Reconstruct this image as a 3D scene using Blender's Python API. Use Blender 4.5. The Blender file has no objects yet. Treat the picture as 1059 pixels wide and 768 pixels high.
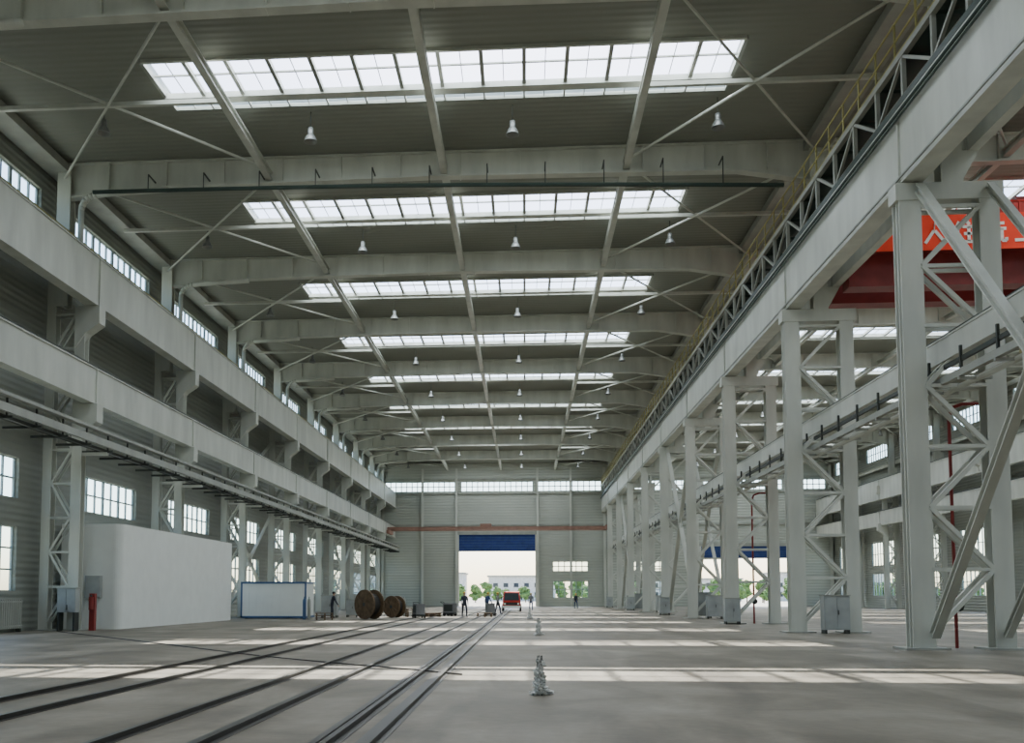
import bpy, math, random
from mathutils import Vector, Matrix, noise
random.seed(7)
S=bpy.context.scene
COL=S.collection
# ---------------------------------------------------------------- materials
def mat(name, col, rough=.6, metal=0, var=0.15, nscale=1.5, bump=None, spec=.3, streak=False):
    m=bpy.data.materials.new(name); m.use_nodes=True
    nt=m.node_tree; N=nt.nodes; L=nt.links
    b=N['Principled BSDF']; b.inputs['Roughness'].default_value=rough
    b.inputs['Metallic'].default_value=metal
    b.inputs['Specular IOR Level'].default_value=spec
    tc=N.new('ShaderNodeTexCoord')
    nz=N.new('ShaderNodeTexNoise'); nz.inputs['Scale'].default_value=nscale; nz.inputs['Detail'].default_value=4
    if streak:
        mp=N.new('ShaderNodeMapping'); mp.inputs['Scale'].default_value=(1,1,.25); L.new(tc.outputs['Object'],mp.inputs['Vector']); L.new(mp.outputs['Vector'],nz.inputs['Vector'])
    else: L.new(tc.outputs['Object'],nz.inputs['Vector'])
    cr=N.new('ShaderNodeValToRGB')
    cr.color_ramp.elements[0].position=.3; cr.color_ramp.elements[1].position=.7
    cr.color_ramp.elements[0].color=(*[c*(1-var) for c in col],1)
    cr.color_ramp.elements[1].color=(*[min(1,c*(1+var)) for c in col],1)
    L.new(nz.outputs['Fac'],cr.inputs['Fac']); L.new(cr.outputs['Color'],b.inputs['Base Color'])
    if bump:
        ax,sc,dist=bump
        w=N.new('ShaderNodeTexWave'); w.bands_direction=ax; w.inputs['Scale'].default_value=sc
        L.new(tc.outputs['Object'],w.inputs['Vector'])
        bp=N.new('ShaderNodeBump'); bp.inputs['Distance'].default_value=dist; bp.inputs['Strength'].default_value=.8
        L.new(w.outputs['Fac'],bp.inputs['Height']); L.new(bp.outputs['Normal'],b.inputs['Normal'])
    return m
M={}
M['steel']=mat('painted_steel_white',(.50,.515,.46),.45,var=.13,nscale=1.2,streak=True)
M['steel2']=mat('painted_steel_grey',(.31,.32,.285),.5,var=.14,nscale=1.2,streak=True)
M['dark']=mat('dark_steel',(.04,.045,.04),.5)
M['green']=mat('dark_green_paint',(.035,.055,.047),.5)
M['yellow']=mat('yellow_paint',(.34,.31,.12),.5)
M['ceil']=mat('roof_deck',(.235,.245,.21),.6,var=.04,nscale=.2,bump=('Y',.9,.018))
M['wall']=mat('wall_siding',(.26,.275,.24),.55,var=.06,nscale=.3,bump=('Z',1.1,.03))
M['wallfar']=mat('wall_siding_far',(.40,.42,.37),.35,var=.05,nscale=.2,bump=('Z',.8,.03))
M['white']=mat('white_plaster',(.74,.76,.72),.7,var=.03)
M['frame']=mat('window_frame',(.32,.39,.40),.5)
M['red']=mat('red_paint',(.50,.03,.02),.45)
M['darkred']=mat('dark_red_paint',(.22,.03,.028),.45)
M['brown']=mat('faded_red_oxide',(.30,.17,.13),.6)
M['banner']=mat('red_banner_cloth',(.95,.07,.03),.8,var=.05)
M['text']=mat('banner_lettering',(.90,.84,.78),.8,var=.02)
M['blue']=mat('blue_door_paint',(.02,.045,.22),.5,bump=('Z',3,.03))
M['bluetrim']=mat('blue_trim',(.06,.12,.24),.5)
M['box']=mat('grey_cabinet',(.32,.34,.33),.5)
M['wood']=mat('reel_wood',(.12,.08,.045),.8,var=.3,nscale=4)
M['cable']=mat('black_cable',(.035,.033,.03),.5)
M['railsteel']=mat('rail_steel',(.03,.028,.025),.4,metal=.4)
M['plastic']=mat('white_wrap',(.58,.58,.55),.5,var=.5,nscale=22)
M['skin']=mat('skin',(.45,.27,.18),.6)
M['hair']=mat('hair',(.02,.018,.015),.6)
M['cloth_dark']=mat('dark_cloth',(.03,.035,.05),.9)
M['cloth_blue']=mat('blue_workwear',(.05,.08,.18),.9)
M['cloth_grey']=mat('grey_cloth',(.22,.22,.22),.9)
M['helmet']=mat('helmet_yellow',(.65,.42,.05),.4)
M['leaf']=mat('foliage',(.10,.17,.05),.8,var=.5,nscale=2)
M['bark']=mat('bark',(.12,.09,.06),.9)
M['build']=mat('distant_building',(.60,.58,.54),.8)
M['rubber']=mat('rubber',(.02,.02,.02),.8)
M['glassdark']=mat('vehicle_glass',(.03,.04,.05),.1,spec=.6)
M['ground']=mat('outdoor_ground',(.45,.42,.35),.9,var=.15,nscale=.1)
M['lamp']=mat('lamp_aluminium',(.26,.27,.26),.35,metal=.5)
def floor_mat():
    m=bpy.data.materials.new('concrete_floor'); m.use_nodes=True
    nt=m.node_tree;N=nt.nodes;L=nt.links;b=N['Principled BSDF']
    tc=N.new('ShaderNodeTexCoord')
    def nz(scale,vec=None,det=6,dist=0):
        n=N.new('ShaderNodeTexNoise');n.inputs['Scale'].default_value=scale;n.inputs['Detail'].default_value=det
        n.inputs['Distortion'].default_value=dist
        L.new(vec or tc.outputs['Object'],n.inputs['Vector']);return n
    mp=N.new('ShaderNodeMapping');mp.inputs['Scale'].default_value=(.6,.15,1);L.new(tc.outputs['Object'],mp.inputs['Vector'])
    a=nz(.45,None,8,.6); c=nz(1.2,mp.outputs['Vector'],6,1.0); d=nz(6,None,6)
    r1=N.new('ShaderNodeValToRGB');r1.color_ramp.elements[0].position=.35;r1.color_ramp.elements[1].position=.68
    r1.color_ramp.elements[0].color=(.165,.147,.112,1);r1.color_ramp.elements[1].color=(.30,.275,.22,1)
    L.new(a.outputs['Fac'],r1.inputs['Fac'])
    r2=N.new('ShaderNodeValToRGB');r2.color_ramp.elements[0].position=.38;r2.color_ramp.elements[1].position=.60
    r2.color_ramp.elements[0].color=(.60,.585,.55,1);r2.color_ramp.elements[1].color=(1,1,1,1)
    L.new(c.outputs['Fac'],r2.inputs['Fac'])
    r3=N.new('ShaderNodeValToRGB');r3.color_ramp.elements[0].color=(.75,.75,.75,1);r3.color_ramp.elements[1].color=(1.1,1.1,1.1,1)
    L.new(d.outputs['Fac'],r3.inputs['Fac'])
    m1=N.new('ShaderNodeMixRGB');m1.blend_type='MULTIPLY';m1.inputs[0].default_value=1
    m2=N.new('ShaderNodeMixRGB');m2.blend_type='MULTIPLY';m2.inputs[0].default_value=1
    L.new(r1.outputs[0],m1.inputs[1]);L.new(r2.outputs[0],m1.inputs[2])
    L.new(m1.outputs[0],m2.inputs[1]);L.new(r3.outputs[0],m2.inputs[2])
    L.new(m2.outputs[0],b.inputs['Base Color'])
    rr=N.new('ShaderNodeMapRange');rr.inputs[3].default_value=.42;rr.inputs[4].default_value=.7
    L.new(c.outputs['Fac'],rr.inputs[0]);L.new(rr.outputs[0],b.inputs['Roughness'])
    b.inputs['Specular IOR Level'].default_value=.25
    bp=N.new('ShaderNodeBump');bp.inputs['Distance'].default_value=.01;bp.inputs['Strength'].default_value=.5
    L.new(d.outputs['Fac'],bp.inputs['Height']);L.new(bp.outputs['Normal'],b.inputs['Normal'])
    return m
M['floor']=floor_mat()
def glass_mat():
    m=bpy.data.materials.new('window_glass');m.use_nodes=True
    nt=m.node_tree;N=nt.nodes;L=nt.links;N.clear()
    o=N.new('ShaderNodeOutputMaterial');mx=N.new('ShaderNodeMixShader');t=N.new('ShaderNodeBsdfTransparent');g=N.new('ShaderNodeBsdfGlossy')
    t.inputs[0].default_value=(.92,.97,.97,1);g.inputs['Roughness'].default_value=.05
    mx.inputs[0].default_value=.06
    L.new(t.outputs[0],mx.inputs[1]);L.new(g.outputs[0],mx.inputs[2]);L.new(mx.outputs[0],o.inputs[0])
    return m
M['glass']=glass_mat()
# ---------------------------------------------------------------- mesh builder
class B:
    def __init__(s): s.v=[];s.f=[];s.m=[];s.names=[]
    def mi(s,n):
        if n not in s.names: s.names.append(n)
        return s.names.index(n)
    def add(s,vs,fs,m):
        k=len(s.v); s.v+= [tuple(v) for v in vs]
        i=s.mi(m)
        for f in fs: s.f.append([k+a for a in f]); s.m.append(i)
    def box(s,x0,x1,y0,y1,z0,z1,m='steel'):
        s.add([(x0,y0,z0),(x1,y0,z0),(x1,y1,z0),(x0,y1,z0),(x0,y0,z1),(x1,y0,z1),(x1,y1,z1),(x0,y1,z1)],
              [(0,3,2,1),(4,5,6,7),(0,1,5,4),(1,2,6,5),(2,3,7,6),(3,0,4,7)],m)
    def fr(s,p,q):
        d=(q-p).normalized(); ref=Vector((0,1,0)) if abs(d.z)>.95 else Vector((0,0,1))
        sd=d.cross(ref).normalized(); up=sd.cross(d).normalized(); return d,sd,up
    def bar(s,p,q,w,h,m='steel',os=0,ou=0):
        p=Vector(p);q=Vector(q);d,sd,up=s.fr(p,q)
        o=sd*os+up*ou; vs=[]
        for e in (p,q):
            for a,b in ((-1,-1),(1,-1),(1,1),(-1,1)): vs.append(e+o+sd*(a*w/2)+up*(b*h/2))
        s.add(vs,[(0,1,2,3),(7,6,5,4),(0,4,5,1),(1,5,6,2),(2,6,7,3),(3,7,4,0)],m)
    def ibar(s,p,q,w,h,t=.05,m='steel',mw=None):
        s.bar(p,q,w,t,m,0,h/2-t/2); s.bar(p,q,w,t,m,0,-h/2+t/2); s.bar(p,q,t,h-2*t,mw or m)
    def cyl(s,p,q,r,m='steel',n=8,r2=None):
        p=Vector(p);q=Vector(q);d,sd,up=s.fr(p,q); r2=r if r2 is None else r2; vs=[]
        for e,R in ((p,r),(q,r2)):
            for i in range(n):
                a=2*math.pi*i/n; vs.append(e+sd*(R*math.cos(a))+up*(R*math.sin(a)))
        fs=[(i,(i+1)%n,n+(i+1)%n,n+i) for i in range(n)]+[tuple(range(n-1,-1,-1)),tuple(range(n,2*n))]
        s.add(vs,fs,m)
    def pipe(s,pts,r,m='steel',n=8):
        for a,b in zip(pts,pts[1:]): s.cyl(a,b,r,m,n)
    def lathe(s,prof,c=(0,0,0),m='steel',n=16):
        vs=[];fs=[]
        for r,z in prof:
            for i in range(n):
                a=2*math.pi*i/n; vs.append((c[0]+r*math.cos(a),c[1]+r*math.sin(a),c[2]+z))
        for j in range(len(prof)-1):
            for i in range(n): fs.append((j*n+i,j*n+(i+1)%n,(j+1)*n+(i+1)%n,(j+1)*n+i))
        s.add(vs,fs,m)
    def ico(s,c,r,m,sc=(1,1,1),jit=0,sub=2):
        import bmesh
        bm=bmesh.new(); bmesh.ops.create_icosphere(bm,subdivisions=sub,radius=1)
        vs=[]
        for v in bm.verts:
            k=1+jit*noise.noise(v.co*2.3+Vector(c))
            vs.append((c[0]+v.co.x*r*sc[0]*k,c[1]+v.co.y*r*sc[1]*k,c[2]+v.co.z*r*sc[2]*k))
        fs=[[v.index for v in f.verts] for f in bm.faces]; bm.free(); s.add(vs,fs,m)
    def mesh(s,name,smooth=False):
        me=bpy.data.meshes.new(name); me.from_pydata(s.v,[],s.f)
        for n in s.names: me.materials.append(M[n])
        me.polygons.foreach_set('material_index',s.m)
        if smooth: me.polygons.foreach_set('use_smooth',[True]*len(s.f))
        me.update(); return me
    def obj(s,name,loc=(0,0,0),rz=0,smooth=False,parent=None):
        return place(s.mesh(name,smooth),name,loc,rz,parent)
def place(me,name,loc=(0,0,0),rz=0,parent=None):
    o=bpy.data.objects.new(name,me); COL.objects.link(o); o.location=loc; o.rotation_euler=(0,0,rz)
    if parent: o.parent=parent
    return o
# ---------------------------------------------------------------- layout
D0=27.35; SP=12.0; YF=D0+9*SP
YB=-14.0
XL=-21.3; XR=43.4; ZR=20.7
FR=[D0+SP*k for k in range(-3,9)]
BAYC=[D0+6+SP*k for k in range(-3,9)]
b=B(); b.box(XL-.3,XR+.3,YB-.3,YF+.3,-.3,0,'floor'); b.obj('floor')
b=B(); b.box(-400,400,-150,900,-.6,-.305,'ground'); b.box(XL-30,XR+30,YF+.3,YF+60,-.32,-.03,'ground'); b.obj('ground')

def wall(name,axis,c0,c1,u0,u1,v0,v1,holes,m):
    us=sorted({u0,u1,*[h[0] for h in holes],*[h[1] for h in holes]})
    vs=sorted({v0,v1,*[h[2] for h in holes],*[h[3] for h in holes]})
    b=B()
    for i in range(len(us)-1):
        run=None
        for j in range(len(vs)-1):
            um=(us[i]+us[i+1])/2; vm=(vs[j]+vs[j+1])/2
            solid=not any(h[0]<um<h[1] and h[2]<vm<h[3] for h in holes)
            if solid: run=(run[0],vs[j+1]) if run else (vs[j],vs[j+1])
            if (not solid or j==len(vs)-2) and run:
                if axis=='x': b.box(c0,c1,us[i],us[i+1],run[0],run[1],m)
                else: b.box(us[i],us[i+1],c0,c1,run[0],run[1],m)
                run=None
    return b.obj(name)
wn=[0]
def window(axis,c,u0,u1,v0,v1,nu,nv,t=.07,mid=None):
    b=B(); d=.045
    def bx(a0,a1,e0,e1,m,dd=d):
        if axis=='x': b.box(c-dd,c+dd,a0,a1,e0,e1,m)
        else: b.box(a0,a1,c-dd,c+dd,e0,e1,m)
    for i in range(nu+1):
        u=u0+(u1-u0)*i/nu; w=t*(2.2 if (mid and i%mid==0) else 1)
        bx(max(u0,u-w/2),min(u1,u+w/2),v0,v1,'frame')
    for j in range(nv+1):
        v=v0+(v1-v0)*j/nv; bx(u0,u1,max(v0,v-t/2),min(v1,v+t/2),'frame',d*.9)
    bx(u0,u1,v0,v1,'glass',.01)
    wn[0]+=1; b.obj('window_%d'%wn[0])
hl=[]
for f in FR:
    hl.append((f+3.3,f+10.6,5.6,7.3)); hl.append((f+3.3,f+10.6,1.7,4.4)); hl.append((f+2.9,f+11.7,17.35,19.5))
hl=[h for h in hl if h[1]<YF]
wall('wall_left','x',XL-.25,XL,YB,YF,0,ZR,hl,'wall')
for h in hl:
    if h[1]<20: continue
    if h[2]==1.7: window('x',XL-.2,*h,8,3,mid=2)
    elif h[2]==5.6: window('x',XL-.2,*h,8,2,mid=2)
    else: window('x',XL-.2,*h,12,2,t=.09,mid=3)
hr=[]
for f in FR:
    hr.append((f+2.5,f+9.5,5.2,8.0)); hr.append((f+2.5,f+9.5,1.5,4.2)); hr.append((f+1.6,f+10.4,18.2,19.9))
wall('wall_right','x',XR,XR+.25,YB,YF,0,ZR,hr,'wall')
for h in hr:
    if h[1]<45: continue
    window('x',XR+.12,*h,8 if h[2]<10 else 12,2,mid=2)
DX0,DX1,DZ=-9.5,1.5,10.3
RX0,RX1,RZ=25.0,37.4,8.5
hf=[(DX0,DX1,0,DZ),(RX0,RX1,0,RZ),(4.0,9.0,5.0,6.4),(4.0,9.0,1.2,3.6),
    (-20.3,-10.1,16.6,18.0),(-9.2,1.2,16.6,18.0),(1.9,11.0,16.6,18.0),(14,24,16.6,18.0),(25.5,36.5,16.6,18.0),(37.5,42.5,16.6,18),
    (15,20,5.0,6.4),(15,20,1.2,3.6)]
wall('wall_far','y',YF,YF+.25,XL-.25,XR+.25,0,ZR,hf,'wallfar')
for h in hf[2:]: window('y',YF+.12,*h,max(6,int((h[1]-h[0])*1.3)),2,t=.12)
wall('wall_back','y',YB-.25,YB,XL-.25,XR+.25,0,ZR,[],'wall')
for i,(a,c,z0,z1) in enumerate(((DX0,DX1,7.9,DZ),(RX0,RX1,6.8,RZ))):
    b=B()
    b.box(a,c,YF-.12,YF+.02,z0,z1,'blue')
    n=6
    for k in range(n+1):
        z=z0+(z1-z0)*k/n; b.box(a,c,YF-.18,YF-.12,z-.03,z+.03,'bluetrim')
    b.box(a-.35,a,YF-.25,YF+.3,0,z1+.3,'steel'); b.box(c,c+.35,YF-.25,YF+.3,0,z1+.3,'steel')
    b.box(a-.35,c+.35,YF-.3,YF+.3,z1,z1+.45,'steel2')
    b.obj('door_%d'%(i+1))
b=B()
for x in (-20.6,-14.8,-9.85,1.85,6.6,11.4,18,24.5,38,43): b.ibar((x,YF-.3,0),(x,YF-.3,ZR-.8),.3,.5,.04)
for z in (11.6,16.2,18.3): b.box(XL,XR,YF-.25,YF-.002,z,z+.18,'steel2')
b.obj('trim_1')
# ---------------------------------------------------------------- roof
HX=[(-13.7,7.7),(17.5,38.5)]; HW=1.75
b=B()
edges=[YB]
for c in BAYC:
    y0=max(YB,c-HW); y1=c+HW
    if y1<YB: continue
    b.box(XL-.3,XR+.3,edges[-1],y0,ZR,ZR+.1,'ceil')
    xs=[XL-.3,HX[0][0],HX[0][1],HX[1][0],HX[1][1],XR+.3]
    for i in (0,2,4): b.box(xs[i],xs[i+1],y0,y1,ZR,ZR+.1,'ceil')
    edges.append(y1)
b.box(XL-.3,XR+.3,edges[-1],YF+.3,ZR,ZR+.1,'ceil')
b.obj('ceiling')
def skylight_mesh(w):
    b=B(); h=w/2
    b.box(-h-.12,h+.12,-HW-.12,-HW,.10,.4,'steel'); b.box(-h-.12,h+.12,HW,HW+.12,.10,.4,'steel')
    b.box(-h-.12,-h,-HW,HW,.10,.4,'steel'); b.box(h,h+.12,-HW,HW,.10,.4,'steel')
    b.box(-h,h,.55,.98,-.18,.04,'steel')
    b.box(-h,h,-HW-.06,-HW+.06,-.12,.0,'steel')
    n=int(w/1.5)
    for i in range(n+1):
        x=-h+w*i/n; b.box(x-.07,x+.07,-HW,.6,-.12,.06,'steel2'); b.box(x-.03,x+.03,.98,HW,-.02,.06,'steel2')
    for i in range(n*2+1):
        x=-h+w*i/(n*2); b.box(x-.015,x+.015,-HW,HW,.06,.09,'steel2')
    for y in (-.6,): b.box(-h,h,y-.03,y+.03,.02,.08,'steel2')
    return b.mesh('roof_skylight')
sm=[skylight_mesh(x1-x0) for x0,x1 in HX]
for c in BAYC:
    if c<2: continue
    for i,(x0,x1) in enumerate(HX):
        o=place(sm[i],'roof_skylight',((x0+x1)/2,c,ZR+.0))
        ld=bpy.data.lights.new('daylight_pane','AREA'); ld.shape='RECTANGLE'; ld.size=x1-x0; ld.size_y=2*HW
        ld.energy=(x1-x0)*2*HW*math.pi*6.8; ld.color=(.94,1.0,.985)
        lo=bpy.data.objects.new('daylight_pane',ld); COL.objects.link(lo); lo.parent=o; lo.location=(0,0,.12)
def roof_beam(x0,x1,zl=18.7):
    b=B(); L=x1-x0; zt=ZR-.02
    st=[(x0,zl),(x0+3.2,19.45),((x0+x1)/2,19.6),(x1-3.2,19.45),(x1,18.9)]
    for (a,za),(c,zc) in zip(st,st[1:]):
        b.bar((a,0,za),(c,0,zc),.42,.07)
        b.add([(a,-.03,za),(c,-.03,zc),(c,-.03,zt),(a,-.03,zt),(a,.03,za),(c,.03,zc),(c,.03,zt),(a,.03,zt)],
              [(0,1,2,3),(7,6,5,4),(0,4,5,1),(2,6,7,3)],'steel')
    b.box(x0,x1,-.21,.21,zt-.06,zt,'steel')
    x=x0+2
    while x<x1-1: b.box(x-.02,x+.02,-.19,.19,19.5,zt,'steel'); x+=2.6
    return b.mesh('roof_beam')
rb=[roof_beam(-20.3,12.3,19.1),roof_beam(12.5,43.2)]
for f in FR:
    if f<2: continue
    for me in rb: place(me,'roof_beam',(0,f,0))
for xs in ((-11.1,-3.4,4.4),(20,28,36)):
    for x in xs:
        b=B(); b.ibar((x,YB,19.85),(x,YF,19.85),.28,.36,.05); b.obj('roof_tie_beam')
b=B()
for f in FR+[YF-12]:
    if f<10 or f>YF-11: continue
    for x0,x1 in ((-20.3,-11.1),(4.4,12.3),(12.3,20),(36,43)):
        b.cyl((x0,f+.2,20.1),(x1,f+SP-.2,20.1),.055,'steel',6); b.cyl((x0,f+SP-.2,20.0),(x1,f+.2,20.0),.055,'steel',6)
        b.bar((x0,f+6,20.05),(x1,f+6,20.05),.16,.16)
b.obj('roof_bracing')
for x in (-20.6,12.3,42.9):
    z=18.0 if x==12.3 else 16.9
    b=B(); b.ibar((x,YB,z),(x,YF,z),.3,.4,.05); b.box(x-.5,x+.5,YB,YF,20.25,20.62,'steel2'); b.obj('eave_beam')
# ---------------------------------------------------------------- lattice columns
def col_right():
    b=B(); H=13.35
    b.ibar((0,0,.06),(0,0,H),.62,.5,.05)
    b.box(-.3,.3,-.03,.03,.06,H,'steel')
    b.ibar((2.2,0,.06),(2.2,0,H),.55,.5,.05)
    b.box(-.6,.6,-.5,.5,0,.06,'steel2'); b.box(1.65,2.75,-.5,.5,0,.06,'steel2')
    n=7; dz=(H-1.2)/n
    for k in range(n):
        z0=.5+dz*k; z1=z0+dz
        for y in (-.22,.22):
            b.bar((.28,y,z0),(1.95,y,z1) ,.12,.12) if k%2==0 else b.bar((1.95,y,z0),(.28,y,z1),.12,.12)
            b.bar((.28,y,z1),(1.95,y,z1),.1,.1)
    b.box(-.4,2.6,-.28,.28,H-.5,H,'steel')
    b.ibar((1.2,0,H),(1.2,0,20.6),.6,.5,.05)
    b.box(.9,1.5,-.24,.24,18.6,18.7,'steel')
    b.add([(1.5,-.2,13.4),(1.5,.2,13.4),(2.0,.2,14.3),(2.0,-.2,14.3),(1.3,-.2,14.3),(1.3,.2,14.3)],[(0,1,2,3),(4,5,1,0),(3,2,5,4),(0,3,4),(1,5,2)],'steel')
    return b.mesh('lattice_column')
cr=col_right()
for f in FR:
    place(cr,'lattice_column',(11.1,f,0))
LZ=-.7
def col_left():
    b=B(); H=14.9+LZ
    b.ibar((-.7,0,.06),(-.7,0,17.0+LZ),.4,.45,.05); b.ibar((.6,0,.06),(.6,0,H),.45,.45,.05)
    b.box(-1.1,1.0,-.4,.4,0,.06,'steel2')
    n=9; dz=(H-.8)/n
    for k in range(n):
        z0=.4+dz*k; z1=z0+dz
        for y in (-.2,.2):
            b.bar((-.5,y,z0),(.4,y,z1),.09,.09) if k%2==0 else b.bar((.4,y,z0),(-.5,y,z1),.09,.09)
            b.bar((-.5,y,z1),(.4,y,z1),.08,.08)
    b.ibar((-.3,0,H),(-.3,0,20.6),.6,.5,.05)
    for zt in (14.88+LZ,10.43+LZ+.1):
        b.add([(.4,-.3,zt-1.9),(.9,-.3,zt-1.2),(1.5,-.3,zt-.8),(1.5,-.3,zt),(.4,-.3,zt),
               (.4,.3,zt-1.9),(.9,.3,zt-1.2),(1.5,.3,zt-.8),(1.5,.3,zt),(.4,.3,zt)],
              [(0,1,2,3,4),(9,8,7,6,5),(0,5,6,1),(1,6,7,2),(2,7,8,3),(3,8,9,4),(4,9,5,0)],'steel')
    b.box(.5,1.9,-.1,.1,7.6,7.72,'steel')
    return b.mesh('lattice_column')
cl=col_left()
for f in FR: place(cl,'lattice_column',(-20.0,f,0))
for f in FR:
    if f>30: place(cl,'lattice_column',(42.2,f,0),math.pi)
def girder(name,x,z0,z1,w=.5,m='steel',rail=True):
    b=B(); zc=(z0+z1)/2
    b.ibar((x,YB+.5,zc),(x,YF-.4,zc),w,z1-z0,.06,m)
    b.box(x-w/2+.06,x-w/2+.10,YB+.5,YF-.4,z0+.06,z1-.06,m); b.box(x+w/2-.10,x+w/2-.06,YB+.5,YF-.4,z0+.06,z1-.06,m)
    for f in FR: b.box(x-w/2-.005,x+w/2+.005,f-.03,f+.03,z0,z1,m)
    if rail: b.bar((x,YB+.5,z1+.08),(x,YF-.4,z1+.08),.12,.16,'dark')
    return b.obj(name)
girder('crane_runway_girder',11.2,13.4,15.65,.6)
girder('crane_runway_girder',12.95,14.3,14.9,.3)
girder('crane_runway_girder',-18.9,14.2,16.4,.55)
girder('crane_runway_girder',-18.9,9.85,11.45,.5)
girder('crane_runway_girder',41.2,12.6,14.9,.5)
girder('crane_runway_girder',41.2,9.6,11.2,.5)
b=B(); x=11.0
y0=YB+1; y1=YF-1
b.bar((x,y0,15.78),(x,y1,15.78),.18,.2,'green'); b.bar((x,y0,17.15),(x,y1,17.15),.16,.18,'steel2')
b.box(10.95,11.9,y0,y1,17.2,17.25,'green')
b.bar((x+.8,y0,15.8),(x+.8,y1,15.8),.12,.12,'dark')
b.box(x+.84,x+.88,y0,y1,15.7,16.9,'green')
y=y0;k=0
while y<y1-2:
    b.bar((x,y,15.8),(x,y,17.15),.12,.12,'steel2')
    b.bar((x+.8,y,15.8),(x+.8,y,17.15),.12,.12,'green'); b.bar((x,y,17.1),(x+.8,y,17.1),.1,.1,'green')
    b.bar((x,y,15.85 if k%2 else 17.1),(x,y+2,17.1 if k%2 else 15.85),.09,.09,'steel2'); y+=2;k+=1
b.obj('surge_truss')
def railing(x,z,y0,y1,h=1.1,st=1.5,m='yellow',r=.035):
    b=B()
    for zz in (.08,.55,h): b.cyl((x,y0,z+zz),(x,y1,z+zz),r,m,6)
    y=y0
    while y<=y1: b.cyl((x,y,z),(x,y,z+h),r,m,6); y+=st
    b.obj('walkway_railing')
railing(10.98,17.25,y0,y1,r=.035)
railing(-19.9,16.45,y0,y1,1.0,2.0)
b=B()
for zz,r in ((15.45,.05),(15.3,.04)): b.cyl((10.84,y0,zz),(10.84,y1,zz),r,'green',6)
b.bar((10.86,y0,13.55),(10.86,y1,13.55),.05,.06,'steel2')
b.obj('conductor_rail')
b=B(); x=12.2
b.ibar((x,YB+1,8.55),(x,YF-1,8.55),.45,.7,.05,'steel')
b.box(x-.2,x-.16,YB+1,YF-1,8.25,8.85,'steel')
b.bar((x,YB+1,8.98),(x,YF-1,8.98),.1,.14,'dark')
b.bar((x-.3,YB+1,7.95),(x-.3,YF-1,7.95),.1,.12,'dark')
b.bar((x-.35,YB+1,7.55),(x-.35,YF-1,7.55),.16,.2,'steel2')
b.cyl((x+.1,YB+1,7.4),(x+.1,YF-1,7.4),.09,'steel',8)
b.cyl((x+.35,YB+1,7.55),(x+.35,YF-1,7.55),.07,'brown',8)
y=YB+2
while y<YF-1:
    b.bar((x-.35,y,7.45),(x-.35,y,8.3),.07,.07,'dark'); b.bar((x-.45,y,7.4),(x+.45,y,7.4),.08,.08,'steel2'); y+=2
b.obj('pipe_rack')
b=B(); x=-18.0; q=-.4
b.bar((x,YB+1,8.9+q),(x,YF-1,8.9+q),.3,.12,'steel2'); b.bar((x,YB+1,8.45+q),(x,YF-1,8.45+q),.12,.3,'steel2')
b.bar((x-.3,YB+1,8.2+q),(x-.3,YF-1,8.2+q),.15,.12,'dark'); b.cyl((x-.5,YB+1,8.65+q),(x-.5,YF-1,8.65+q),.08,'steel',8)
b.cyl((x-.8,YB+1,8.3+q),(x-.8,YF-1,8.3+q),.06,'dark',8)
y=YB+1.35
while y<YF-1:
    b.bar((x-1.4,y,8.15+q),(x+.1,y,8.15+q),.08,.1,'dark'); b.bar((x-.1,y,8.15+q),(x-.1,y,8.9+q),.06,.06,'dark'); y+=2.0
b.obj('service_rail')
def xbrace(x,ya,yb,z0,z1,w=.28):
    b=B(); b.ibar((x,ya,z0),(x,yb,z1),w,w,.04); b.ibar((x,ya,z1),(x,yb,z0),w,w,.04)
    zm=(z0+z1)/2; ym=(ya+yb)/2
    b.box(x-.04,x+.04,ym-.5,ym+.5,zm-.5,zm+.5,'steel')
    b.obj('portal_bracing')
for i in (0,4,7):
    f=FR[2]+12*i
    xbrace(11.35,f+.3,f+SP-.3,.4,13.2,.24); xbrace(13.3,f+.3,f+SP-.3,.4,13.2,.2)
for i in (4,7):
    f=FR[2]+12*i; xbrace(-20.7,f+.3,f+SP-.3,8.2,14.0,.18); xbrace(-20.7,f+.3,f+SP-.3,.4,8.0,.18)
for f in FR:
    if f<20: continue
    b=B(); pts=[(-15.5,0,19.25),(-18.7,0,19.1)]
    for k in range(1,7):
        a=k/6*math.pi/2; pts.append((-18.7-.7*math.sin(a),0,19.1-.7*(1-math.cos(a))))
    pts.append((-19.4,0,16.5)); b.pipe(pts,.13,'steel',8)
    b.obj('rainwater_pipe',(0,f-.4,0),smooth=True)
b=B(); f=D0+SP-1.0; n=24; pts=[]
for i in range(n+1):
    t=i/n; pts.append((-18.6+29.3*t,f,18.95-.6*t+.15*math.sin(math.pi*t)))
b.pipe(pts,.09,'green',8)
for i in range(2,n-1,2): b.cyl(pts[i],(pts[i][0],f,19.65),.025,'dark',5); b.bar((pts[i][0],f,19.65),(pts[i][0],f+.8,19.65),.05,.05,'dark')
b.obj('overhead_conduit')
b=B()
b.cyl((0,0,.55),(0,0,1.45),.02,'dark',6); b.lathe([(.02,.62),(.12,.6),(.14,.35),(.12,.28),(.16,.24),(.24,.1),(.30,-.08),(.32,-.12),(.30,-.12),(.22,.08),(.1,.2),(.0,.22)],m='lamp',n=16)
lm=b.mesh('high_bay_lamp',True)
for c in BAYC:
    if c<20: continue
    for x in (-16.3,-8.4,-.4,7.5,16.5,24,32,40):
        o=place(lm,'high_bay_lamp',(x,c+2.2 if x>-15 else c+1.0,ZR-1.15)); o.scale=(.85,.85,.78)
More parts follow.
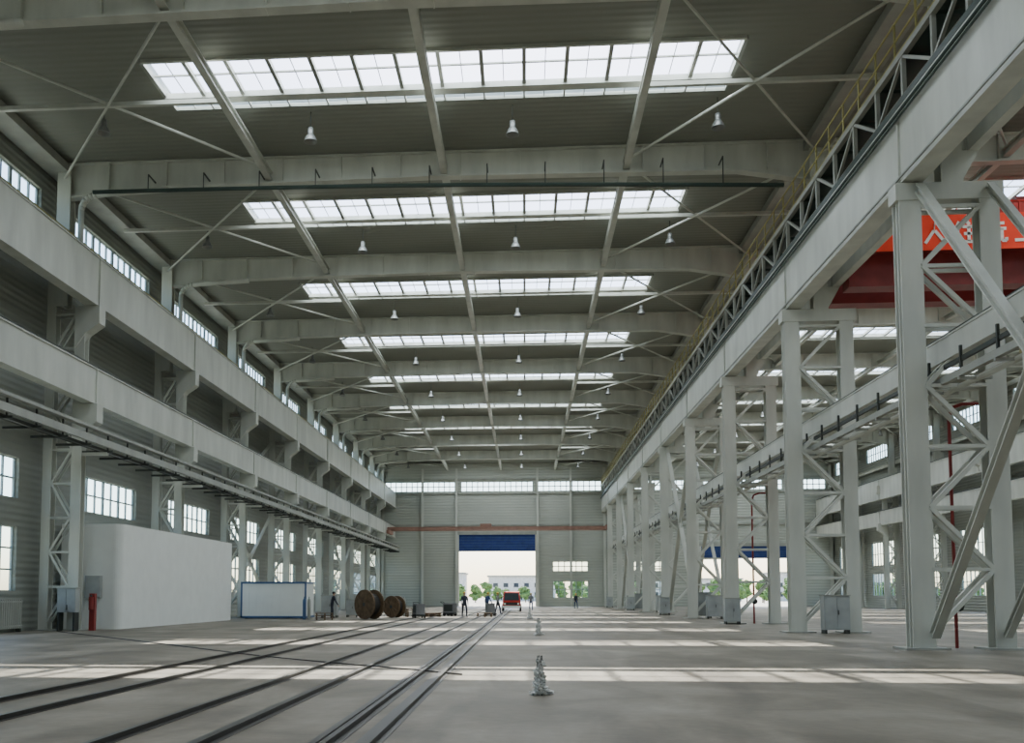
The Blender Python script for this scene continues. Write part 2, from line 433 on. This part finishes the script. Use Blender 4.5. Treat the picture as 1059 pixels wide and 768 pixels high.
# ---------------------------------------------------------------- red crane in right hall
b=B(); y=38.3
b.box(13.2,41.0,y,y+.8,14.0,15.5,'darkred'); b.box(13.2,41.0,y+2.2,y+3.0,14.0,15.5,'darkred')
b.box(12.8,13.3,y-.6,y+3.6,15.15,15.8,'darkred'); b.box(40.9,41.5,y-.6,y+3.6,15.15,15.8,'darkred')
for yy in (y-.3,y+3.3):
    for xx in (12.95,41.2): b.cyl((xx-.12,yy,15.2),(xx+.12,yy,15.2),.14,'dark',14)
b.box(13.2,41.0,y-.7,y,15.3,15.4,'darkred')
for zz in (.55,1.1,1.7): b.cyl((13.2,y-.68,15.4+zz),(41.0,y-.68,15.4+zz),.045,'red',6); b.cyl((13.2,y+3.1,15.4+zz),(41.0,y+3.1,15.4+zz),.045,'red',6)
x=13.2
while x<41.1: b.cyl((x,y-.68,15.4),(x,y-.68,17.1),.04,'red',6); b.cyl((x,y+3.1,15.4),(x,y+3.1,17.1),.04,'red',6); x+=.8
b.box(19,23,y+.2,y+2.8,15.5,17.4,'red'); b.cyl((20,y+.6,17.4),(22,y+.6,17.4),.4,'darkred',14)
b.cyl((21,y+1.5,12),(21,y+1.5,15.6),.05,'dark',6); b.box(20.6,21.4,y+1.3,y+1.7,11.3,12.1,'yellow')
crane=b.obj('overhead_crane')
b=B(); b.box(13.4,34,y-.80,y-.76,15.15,16.6,'banner'); bo=b.obj('banner',parent=crane)
CH={'ren':[((.5,1),(.45,.6)),((.45,.6),(.05,0)),((.5,.6),(.95,0))],
    'zhu':[((.25,1),(.05,.6)),((.17,.75),(.17,0)),((.6,1),(.7,.85)),((.4,.75),(.95,.75)),((.45,.42),(.92,.42)),((.67,.75),(.67,.04)),((.35,.04),(1,.04))],
    'shao':[((.5,1),(.5,.45)),((.25,.8),(.1,.5)),((.7,.8),(.92,.55)),((.85,.5),(.2,0))],
    'wan':[((.05,.9),(.4,.9)),((.05,.55),(.4,.55)),((.22,.9),(.22,.15)),((.02,.1),(.42,.2)),((.55,.88),(.92,.88)),((.48,.62),(1,.62)),((.64,.62),(.5,0)),((.8,.62),(.8,.05)),((.8,.05),(1,.05)),((1,.05),(1,.2))],
    'gong':[((.15,.92),(.85,.92)),((.5,.92),(.5,.06)),((.02,.06),(.98,.06))],
    'da':[((.05,.65),(.95,.65)),((.5,1),(.45,.6)),((.45,.6),(.05,0)),((.5,.6),(.95,0))],
    'zhong':[((.12,.8),(.88,.8)),((.12,.35),(.88,.35)),((.12,.8),(.12,.35)),((.88,.8),(.88,.35)),((.5,1),(.5,0))]}
b=B(); x=13.55
for i,c in enumerate(['shao','zhong','ren','zhu','wan','gong','da','ren','gong','zhong','zhu','da','wan','ren','gong','zhong']):
    for (a0,a1),(c0,c1) in CH[c]: b.bar((x+a0*.85,y-.82,15.42+a1*.85),(x+c0*.85,y-.82,15.42+c1*.85),.02,.12,'text') if abs(a0-c0)>.02 else b.bar((x+a0*.85,y-.82,15.42+a1*.85),(x+c0*.85,y-.82,15.42+c1*.85),.12,.02,'text')
    x+=1.15
b.obj('lettering',parent=crane)
b=B(); y=126.
b.box(-18.6,11.0,y,y+.5,10.35,10.8,'brown'); b.box(-18.6,11.0,y+1.6,y+2.1,10.35,10.8,'brown')
b.box(-18.6,-18.2,y-.8,y+2.9,9.9,10.36,'brown'); b.box(10.7,11.1,y-.8,y+2.9,10.4,10.9,'brown')
b.box(-6,-4.5,y,y+2,10.8,11.2,'brown')
b.obj('overhead_crane')
# ---------------------------------------------------------------- floor rails
for x,w in ((-1.6,.14),(-2.05,.20),(-3.3,.17),(-4.35,.16),(-6.4,.15),(-7.5,.13)):
    b=B(); b.box(x-w/2-.07,x+w/2+.07,YB+1,YF-.5,.0,.006,'railsteel')
    b.box(x-w/2,x-w/2+.05,YB+1,YF-.5,.006,.03,'railsteel'); b.bar((x+w/4,YB+1,.03),(x+w/4,YF-.5,.03),.07,.06,'railsteel')
    b.obj('floor_rail')
def curve(name,pts,r,m):
    cu=bpy.data.curves.new(name,'CURVE'); cu.dimensions='3D'; cu.bevel_depth=r
    sp=cu.splines.new('NURBS'); sp.points.add(len(pts)-1); sp.order_u=4; sp.use_endpoint_u=True
    for p,q in zip(sp.points,pts): p.co=(*q,1)
    cu.materials.append(M[m]); o=bpy.data.objects.new(name,cu); COL.objects.link(o); return o
curve('power_cable',[(-19.4,38,.015),(-15,33,.015),(-9,26,.015),(-5.5,21.5,.03),(-2.5,18.8,.06),(-1.2,17.9,.015)],.015,'cable')
def stub(loc,s):
    b=B()
    for k in range(9):
        z=.05+k*.07; b.ico((.03*math.sin(k*2.1),.03*math.cos(k*1.7),z),.13-.008*k+.012*math.sin(k*3),'plastic',(1,1,.75),.7,3)
    for a in range(4):
        t=a*1.57+.4; b.cyl((.08*math.cos(t),.08*math.sin(t),0),(.05*math.cos(t),.05*math.sin(t),.70),.01,'dark',6)
    b.ico((.12,.03,.05),.12,'plastic',(1.2,1,.45),.8,3); b.ico((-.09,-.05,.04),.1,'plastic',(1.2,1,.4),.8,3)
    o=b.obj('plastic_wrapped_anchor_bolts',loc); o.scale=(s*.85,s*.85,s)
stub((.22,14.4,0),.85); stub((.5,36,0),.95); stub((.3,62,0),1.0)
# ---------------------------------------------------------------- white enclosure
b=B()
x0,x1,ya,yb,H=-21.0,-18.2,41.2,57.2,4.75; r=.35
prof=[(x0,ya),(x1-r,ya)]
for k in range(1,6):
    a=-math.pi/2+k/6*math.pi/2; prof.append((x1-r+r*math.cos(a),ya+r+r*math.sin(a)))
prof+=[(x1,ya+r),(x1,yb),(x0,yb)]
n=len(prof); vs=[(px,py,0) for px,py in prof]+[(px,py,H) for px,py in prof]
b.add(vs,[(i,(i+1)%n,n+(i+1)%n,n+i) for i in range(n)]+[tuple(range(n,2*n)),tuple(range(n-1,-1,-1))],'white')
b.box(-19.75,-19.05,ya-.22,ya,1.4,2.4,'box'); b.box(-19.7,-19.1,ya-.24,ya-.22,1.45,2.35,'box'); b.box(-19.45,-19.38,ya-.1,ya-.03,.0,1.4,'box')
b.obj('white_enclosure')
b=B()
b.box(0,4.3,0,2.4,.1,2.35,'white')
for z in (.05,2.3): b.box(-.04,4.34,-.04,2.44,z,z+.12,'bluetrim')
for x in (-.04,4.24): b.box(x,x+.1,-.04,.08,.05,2.4,'bluetrim')
for k in range(1,9): b.box(.5*k-.01,.5*k+.01,-.01,0,.2,2.3,'white')
for x in (.2,3.9): b.box(x,x+.2,.2,2.2,0,.1,'dark')
b.obj('site_cabin',(-18.7,61,0))
def reel(loc,rz,r=.95,w=.9):
    b=B()
    for x in (-w/2,w/2): b.cyl((x-.05,0,r),(x+.05,0,r),r,'wood',24)
    b.cyl((-w/2,0,r),(w/2,0,r),r*.72,'cable',24); b.cyl((-w/2-.08,0,r),(w/2+.08,0,r),.12,'dark',12)
    for s in (-1,1):
        for k in range(6):
            a=k*math.pi/6; b.bar((s*(w/2+.06),-r*.9*math.cos(a),r-r*.9*math.sin(a)),(s*(w/2+.06),r*.9*math.cos(a),r+r*.9*math.sin(a)),.03,.1,'wood')
    b.obj('cable_reel',loc,rz)
reel((-10.0,60,0),.9,.95,.8); reel((-9.0,64.5,0),1.0,.75,.6)
def cabinet(loc,w=.8,d=.45,h=1.5,leg=.15):
    b=B(); b.box(-w/2,w/2,-d/2,d/2,leg,h,'box'); b.box(-w/2+.04,-.01,-d/2-.02,-d/2,leg+.05,h-.05,'box'); b.box(.01,w/2-.04,-d/2-.02,-d/2,leg+.05,h-.05,'box')
    b.box(.03,.06,-d/2-.05,-d/2-.02,h*.5,h*.62,'dark'); b.box(-w/2-.03,w/2+.03,-d/2-.04,d/2+.03,h,h+.04,'steel2')
    for x in (-w/2+.02,w/2-.1): b.box(x,x+.08,-d/2,d/2,0,leg,'dark')
    b.obj('electrical_cabinet',loc)
for k,f in enumerate(FR):
    if f<30: continue
    cabinet((12.35,f-.8,0),1.0,.5,1.5) if k%2==0 else cabinet((10.9,f-.75,0),.8,.45,1.35)
    if k%3==0: cabinet((12.0,f+1.6,0),1.2,.6,1.7)
cabinet((-19.4,38.8,0),.8,.4,1.8,.8)
cabinet((-13.4,64,0),1.1,.6,1.5); cabinet((-12.2,66,0),.8,.6,1.2)
b=B(); b.box(-.12,.12,-.1,.1,0,1.6,'darkred'); b.cyl((0,-.18,.9),(0,-.18,1.45),.1,'darkred',12); b.cyl((0,-.18,1.45),(0,-.18,1.55),.04,'dark',8)
fm=b.mesh('fire_hydrant_post')
for p in ((-18.7,39.6,0),(12.9,22.6,0)): place(fm,'fire_hydrant_post',p)
for f in (FR[3],FR[5]):
    b=B(); b.pipe([(0,0,0),(0,0,6.7),(.12,0,7.0),(.4,0,7.1),(1.2,0,7.1)],.05,'darkred',8)
    b.cyl((0,-.12,1.2),(0,.12,1.2),.1,'red',10); b.cyl((0,-.2,1.2),(0,-.14,1.2),.16,'dark',10)
    b.obj('fire_riser_pipe',(12.4,f+.75,0),smooth=False)
b=B()
for k in range(22): b.cyl((0,k*.16,.15),(0,k*.16,1.35),.065,'steel2',8)
for z in (.25,1.25): b.cyl((0,-.1,z),(0,3.5,z),.05,'steel2',8)
b.box(-.1,.1,.0,.1,0,.15,'dark'); b.box(-.1,.1,3.2,3.3,0,.15,'dark')
rm=b.mesh('radiator')
for yy in (34.6,70.9,82.9,94.9): place(rm,'radiator',(-21.05,yy,0))
def pallet(loc,rz,n):
    b=B()
    for k in range(n):
        z=k*.15
        for x in (-.5,0,.45): b.box(x,x+.08,-.5,.5,z,z+.1,'wood')
        for j in range(6): b.box(-.55,.58,-.5+j*.18,-.5+j*.18+.12,z+.1,z+.13,'wood')
    b.obj('wooden_pallet_stack',loc,rz)
pallet((-8,67,0),.3,4); pallet((-6.7,67,0),.6,2); pallet((-2.9,67,0),.1,2); pallet((-12.5,58,0),.2,3)
def welder(loc,rz):
    b=B(); b.box(-.3,.3,-.45,.45,.25,.95,'cloth_grey'); b.box(-.31,-.3,-.35,.35,.35,.85,'dark')
    for x in (-.33,.33):
        for y in (-.3,.3): b.cyl((x-.03,y,.13),(x+.03,y,.13),.13,'rubber',12)
    b.box(-.28,.28,-.42,.42,.13,.25,'dark'); b.pipe([(-.2,.45,.9),(-.2,.7,1.05),(.2,.7,1.05),(.2,.45,.9)],.02,'dark',6)
    b.obj('welding_machine',loc,rz)
welder((-7.2,63.5,0),.4); welder((-5.6,70,0),1.2); welder((-2.6,70,0),.2); welder((-11.5,70,0),.9)
def bottles(loc):
    b=B()
    for i,(x,c) in enumerate(((0,'bluetrim'),(.3,'steel2'))):
        b.lathe([(0,0),(.11,0),(.11,1.15),(.09,1.27),(.04,1.33),(.03,1.45),(0,1.45)],(x,0,0),c,12)
    b.obj('gas_cylinders',loc)
bottles((-9.2,69,0)); bottles((-14.0,59,0))
def truck(loc):
    b=B(); w=.85
    b.add([(-w,0,.45),(w,0,.45),(w,-.1,1.0),(-w,-.1,1.0),(-w+.1,.35,1.85),(w-.1,.35,1.85),(-w+.1,1.3,1.95),(w-.1,1.3,1.95),(-w,1.4,.45),(w,1.4,.45)],
          [(0,1,2,3),(3,2,5,4),(4,5,7,6),(0,3,4,6,8),(1,9,7,5,2),(6,7,9,8),(0,8,9,1)],'red')
    b.add([(-w+.12,-.1,1.06),(w-.12,-.1,1.06),(w-.2,.27,1.76),(-w+.2,.27,1.76)],[(0,1,2,3)],'glassdark')
    b.box(-w+.1,w-.1,-.14,-.04,.62,.85,'dark'); b.box(-w-.03,w+.03,-.2,-.05,.35,.55,'white')
    for s in(-1,1):
        b.cyl((s*.65,-.15,.73),(s*.65,-.08,.73),.1,'white',12)
        b.box(s*(w+.12)-.06,s*(w+.12)+.06,.1,.2,1.1,1.4,'dark')
        for y in (.65,3.3): b.cyl((s*w-.1,y,.35),(s*w+.08,y,.35),.35,'rubber',16)
        b.add([(s*(w+.01),.3,1.1),(s*(w+.01),1.1,1.1),(s*(w-.06),1.1,1.7),(s*(w-.05),.5,1.7)],[(0,1,2,3)],'glassdark')
    b.box(-w,w,1.5,4.2,.6,.75,'dark'); b.box(-w,-w+.05,1.5,4.2,.75,1.3,'bluetrim'); b.box(w-.05,w,1.5,4.2,.75,1.3,'bluetrim'); b.box(-w,w,1.5,1.55,.75,1.5,'bluetrim'); b.box(-w,w,4.15,4.2,.75,1.3,'bluetrim')
    b.obj('small_truck',loc)
truck((-1.3,91,0))
# ---------------------------------------------------------------- people
def person(loc,rz,shirt,pants,stride=.18,bend=0.0,arm=.15,hat=True):
    J={};E=[];R={}
    def j(n,p,r): J[n]=p;R[n]=r
    by=-bend
    j('pel',(0,0,.95),.15); j('waist',(0,by*.3,1.12),.14); j('chest',(0,by*.8,1.33),.165); j('neck0',(0,by,1.47),.075); j('neck',(0,by*1.05,1.54),.06); j('head',(0,by*1.1-.01,1.62),.085);j('head2',(0,by*1.1-.01,1.70),.085)
    for a,b_ in (('pel','waist'),('waist','chest'),('chest','neck0'),('neck0','neck'),('neck','head'),('head','head2')): E.append((a,b_))
    for s,sg in (('L',-1),('R',1)):
        st=stride*sg
        j('hip'+s,(sg*.1,0,.90),.105); j('kn'+s,(sg*.12,-st*.6-.03,.50),.068); j('an'+s,(sg*.12,-st,.09),.045); j('toe'+s,(sg*.13,-st-.17,.045),.04)
        j('sh'+s,(sg*.19,by*.9,1.42),.07); j('el'+s,(sg*.26,by*.9+arm*sg*.6,1.14),.048); j('wr'+s,(sg*.27,by*.9+arm*sg-.1,.90),.032); j('pa'+s,(sg*.27,by*.9+arm*sg-.13,.83),.036)
        E+= [('pel','hip'+s),('hip'+s,'kn'+s),('kn'+s,'an'+s),('an'+s,'toe'+s),('chest','sh'+s),('sh'+s,'el'+s),('el'+s,'wr'+s),('wr'+s,'pa'+s)]
        for q in range(5):
            px,py,pz=J['pa'+s]; o=(q-1.5)*.018
            if q==4: p1=(px-sg*.01,py-.05,pz-.01);p2=(px-sg*.02,py-.065,pz-.04)
            else: p1=(px,py+o,pz-.05-.004*(q%2));p2=(px-sg*.015,py+o-.008,pz-.085)
            j('f%d%s'%(q,s),p1,.009); j('g%d%s'%(q,s),p2,.008); E+=[('pa'+s,'f%d%s'%(q,s)),('f%d%s'%(q,s),'g%d%s'%(q,s))]
    names=list(J); idx={n:i for i,n in enumerate(names)}
    me=bpy.data.meshes.new('worker'); me.from_pydata([J[n] for n in names],[(idx[a],idx[c]) for a,c in E],[])
    o=bpy.data.objects.new('tmp',me); COL.objects.link(o)
    md=o.modifiers.new('s','SKIN')
    for n in names:
        v=me.skin_vertices[0].data[idx[n]]; v.radius=(R[n],R[n]*(.72 if n in('chest','waist','pel') else 1)); v.use_root=(n=='pel')
    o.modifiers.new('ss','SUBSURF').levels=1
    dg=bpy.context.evaluated_depsgraph_get(); dg.update()
    m2=bpy.data.meshes.new_from_object(o.evaluated_get(dg)); bpy.data.objects.remove(o)
    m2.materials.clear()
    hx,hy,hz=J['head2'][0],J['head2'][1],1.66
    bb=B(); bb.v=[tuple(v.co) for v in m2.vertices]
    slot={k:bb.mi(k) for k in (shirt,pants,'skin','rubber')}
    for p in m2.polygons:
        c=p.center; bb.f.append(list(p.vertices))
        if c.z>1.5: k='skin'
        elif abs(c.x)>.2 and c.z<.9: k='skin'
        elif c.z<.1: k='rubber'
        elif c.z<.98 and abs(c.x)<.22: k=pants
        else: k=shirt
        bb.m.append(slot[k])
    bb.ico((hx,hy,hz),.1,'skin',(.8,.95,1.2),0,3)
    bb.ico((hx,hy+.02,hz+.035),.105,'helmet' if hat else 'hair',(.9,1.02,.95),0,3)
    if hat: bb.cyl((hx,hy-.02,hz+.05),(hx,hy-.02,hz+.062),.125,'helmet',16)
    bb.cyl((hx,hy-.09,hz+.0),(hx,hy-.12,hz-.025),.008,'skin',6,.016)
    for s in(-1,1):
        bb.ico((hx+s*.03,hy-.088,hz+.01),.01,'hair',sub=1); bb.ico((hx+s*.082,hy,hz-.01),.02,'skin',(.5,.8,1.2),sub=1)
    bb.box(hx-.022,hx+.022,hy-.094,hy-.085,hz-.055,hz-.048,'darkred')
    bb.obj('worker',loc,rz,smooth=True)
    bpy.data.meshes.remove(m2)
person((-4.25,66,0),.3,'cloth_dark','cloth_dark')
person((-3.0,74,0),2.2,'cloth_blue','cloth_dark',.12,.1)
person((-2.2,76,0),1.2,'cloth_grey','cloth_dark',.2,.0)
person((-12.9,62.2,0),2.0,'cloth_dark','cloth_dark',.1,.12,hat=False)
person((.6,96,0),.1,'cloth_grey','cloth_blue',.2)
person((-10.6,66,0),-1.0,'cloth_blue','cloth_blue',.15,.1)
person((6.0,112,0),.4,'cloth_dark','cloth_blue',.15)
# ---------------------------------------------------------------- outdoors
def tree(loc,h):
    b=B(); b.cyl((0,0,0),(0,0,h*.5),h*.03,'bark',8,h*.018)
    for k in range(11):
        a=random.random()*6.28; rr=random.random()*h*.22
        b.ico((rr*math.cos(a),rr*math.sin(a),h*(.3+.6*random.random())),h*(.13+.1*random.random()),'leaf',(1,1,.85),.9,2)
    for k in range(3):
        a=k*2.1; b.cyl((0,0,h*.35),(h*.15*math.cos(a),h*.15*math.sin(a),h*.6),h*.012,'bark',6)
    b.obj('tree',loc)
for i in range(52):
    x=-45+i*3.2+random.uniform(-1.2,1.2); tree((x,225+random.uniform(-15,40),-.3),random.uniform(3.0,6.8))
for i,(x,w,h) in enumerate(((-60,40,9),(-12,22,8),(30,40,7),(80,35,9))):
    b=B(); b.box(0,w,0,14,0,h,'build'); b.box(-.5,w+.5,-.5,14.5,h,h+.5,'steel2')
    k=1.5
    while k<w-2:
        b.box(k,k+1.6,-.05,.02,1.5,3,'glassdark'); b.box(k,k+1.6,-.05,.02,4.6,6,'glassdark'); k+=3.4
    b.obj('distant_building',(x,310,-.3))
# ---------------------------------------------------------------- light
w=bpy.data.worlds.new('sky'); S.world=w; w.use_nodes=True
nt=w.node_tree; bg=nt.nodes['Background']; sk=nt.nodes.new('ShaderNodeTexSky'); sk.sky_type='NISHITA'; sk.sun_disc=False
sk.sun_elevation=math.radians(54); sk.sun_rotation=0; sk.dust_density=1.5; sk.air_density=1
nt.links.new(sk.outputs[0],bg.inputs[0]); bg.inputs[1].default_value=.8
ld=bpy.data.lights.new('sun','SUN'); ld.energy=16; ld.angle=math.radians(.55); ld.color=(1,.97,.88)
so=bpy.data.objects.new('sun',ld); COL.objects.link(so); so.rotation_euler=Vector((1.6,-14.85,-20.7)).to_track_quat('-Z','Y').to_euler(); so.location=(0,60,60)
# ---------------------------------------------------------------- camera
cd=bpy.data.cameras.new('camera'); cam=bpy.data.objects.new('camera',cd); COL.objects.link(cam)
cam.location=(0,0,1.5); cam.rotation_euler=(math.radians(94),0,math.radians(4))
cd.sensor_width=36; cd.lens=970/1059*36; cd.shift_x=54.5/1059; cd.shift_y=164/1059; cd.clip_end=2000
S.camera=cam
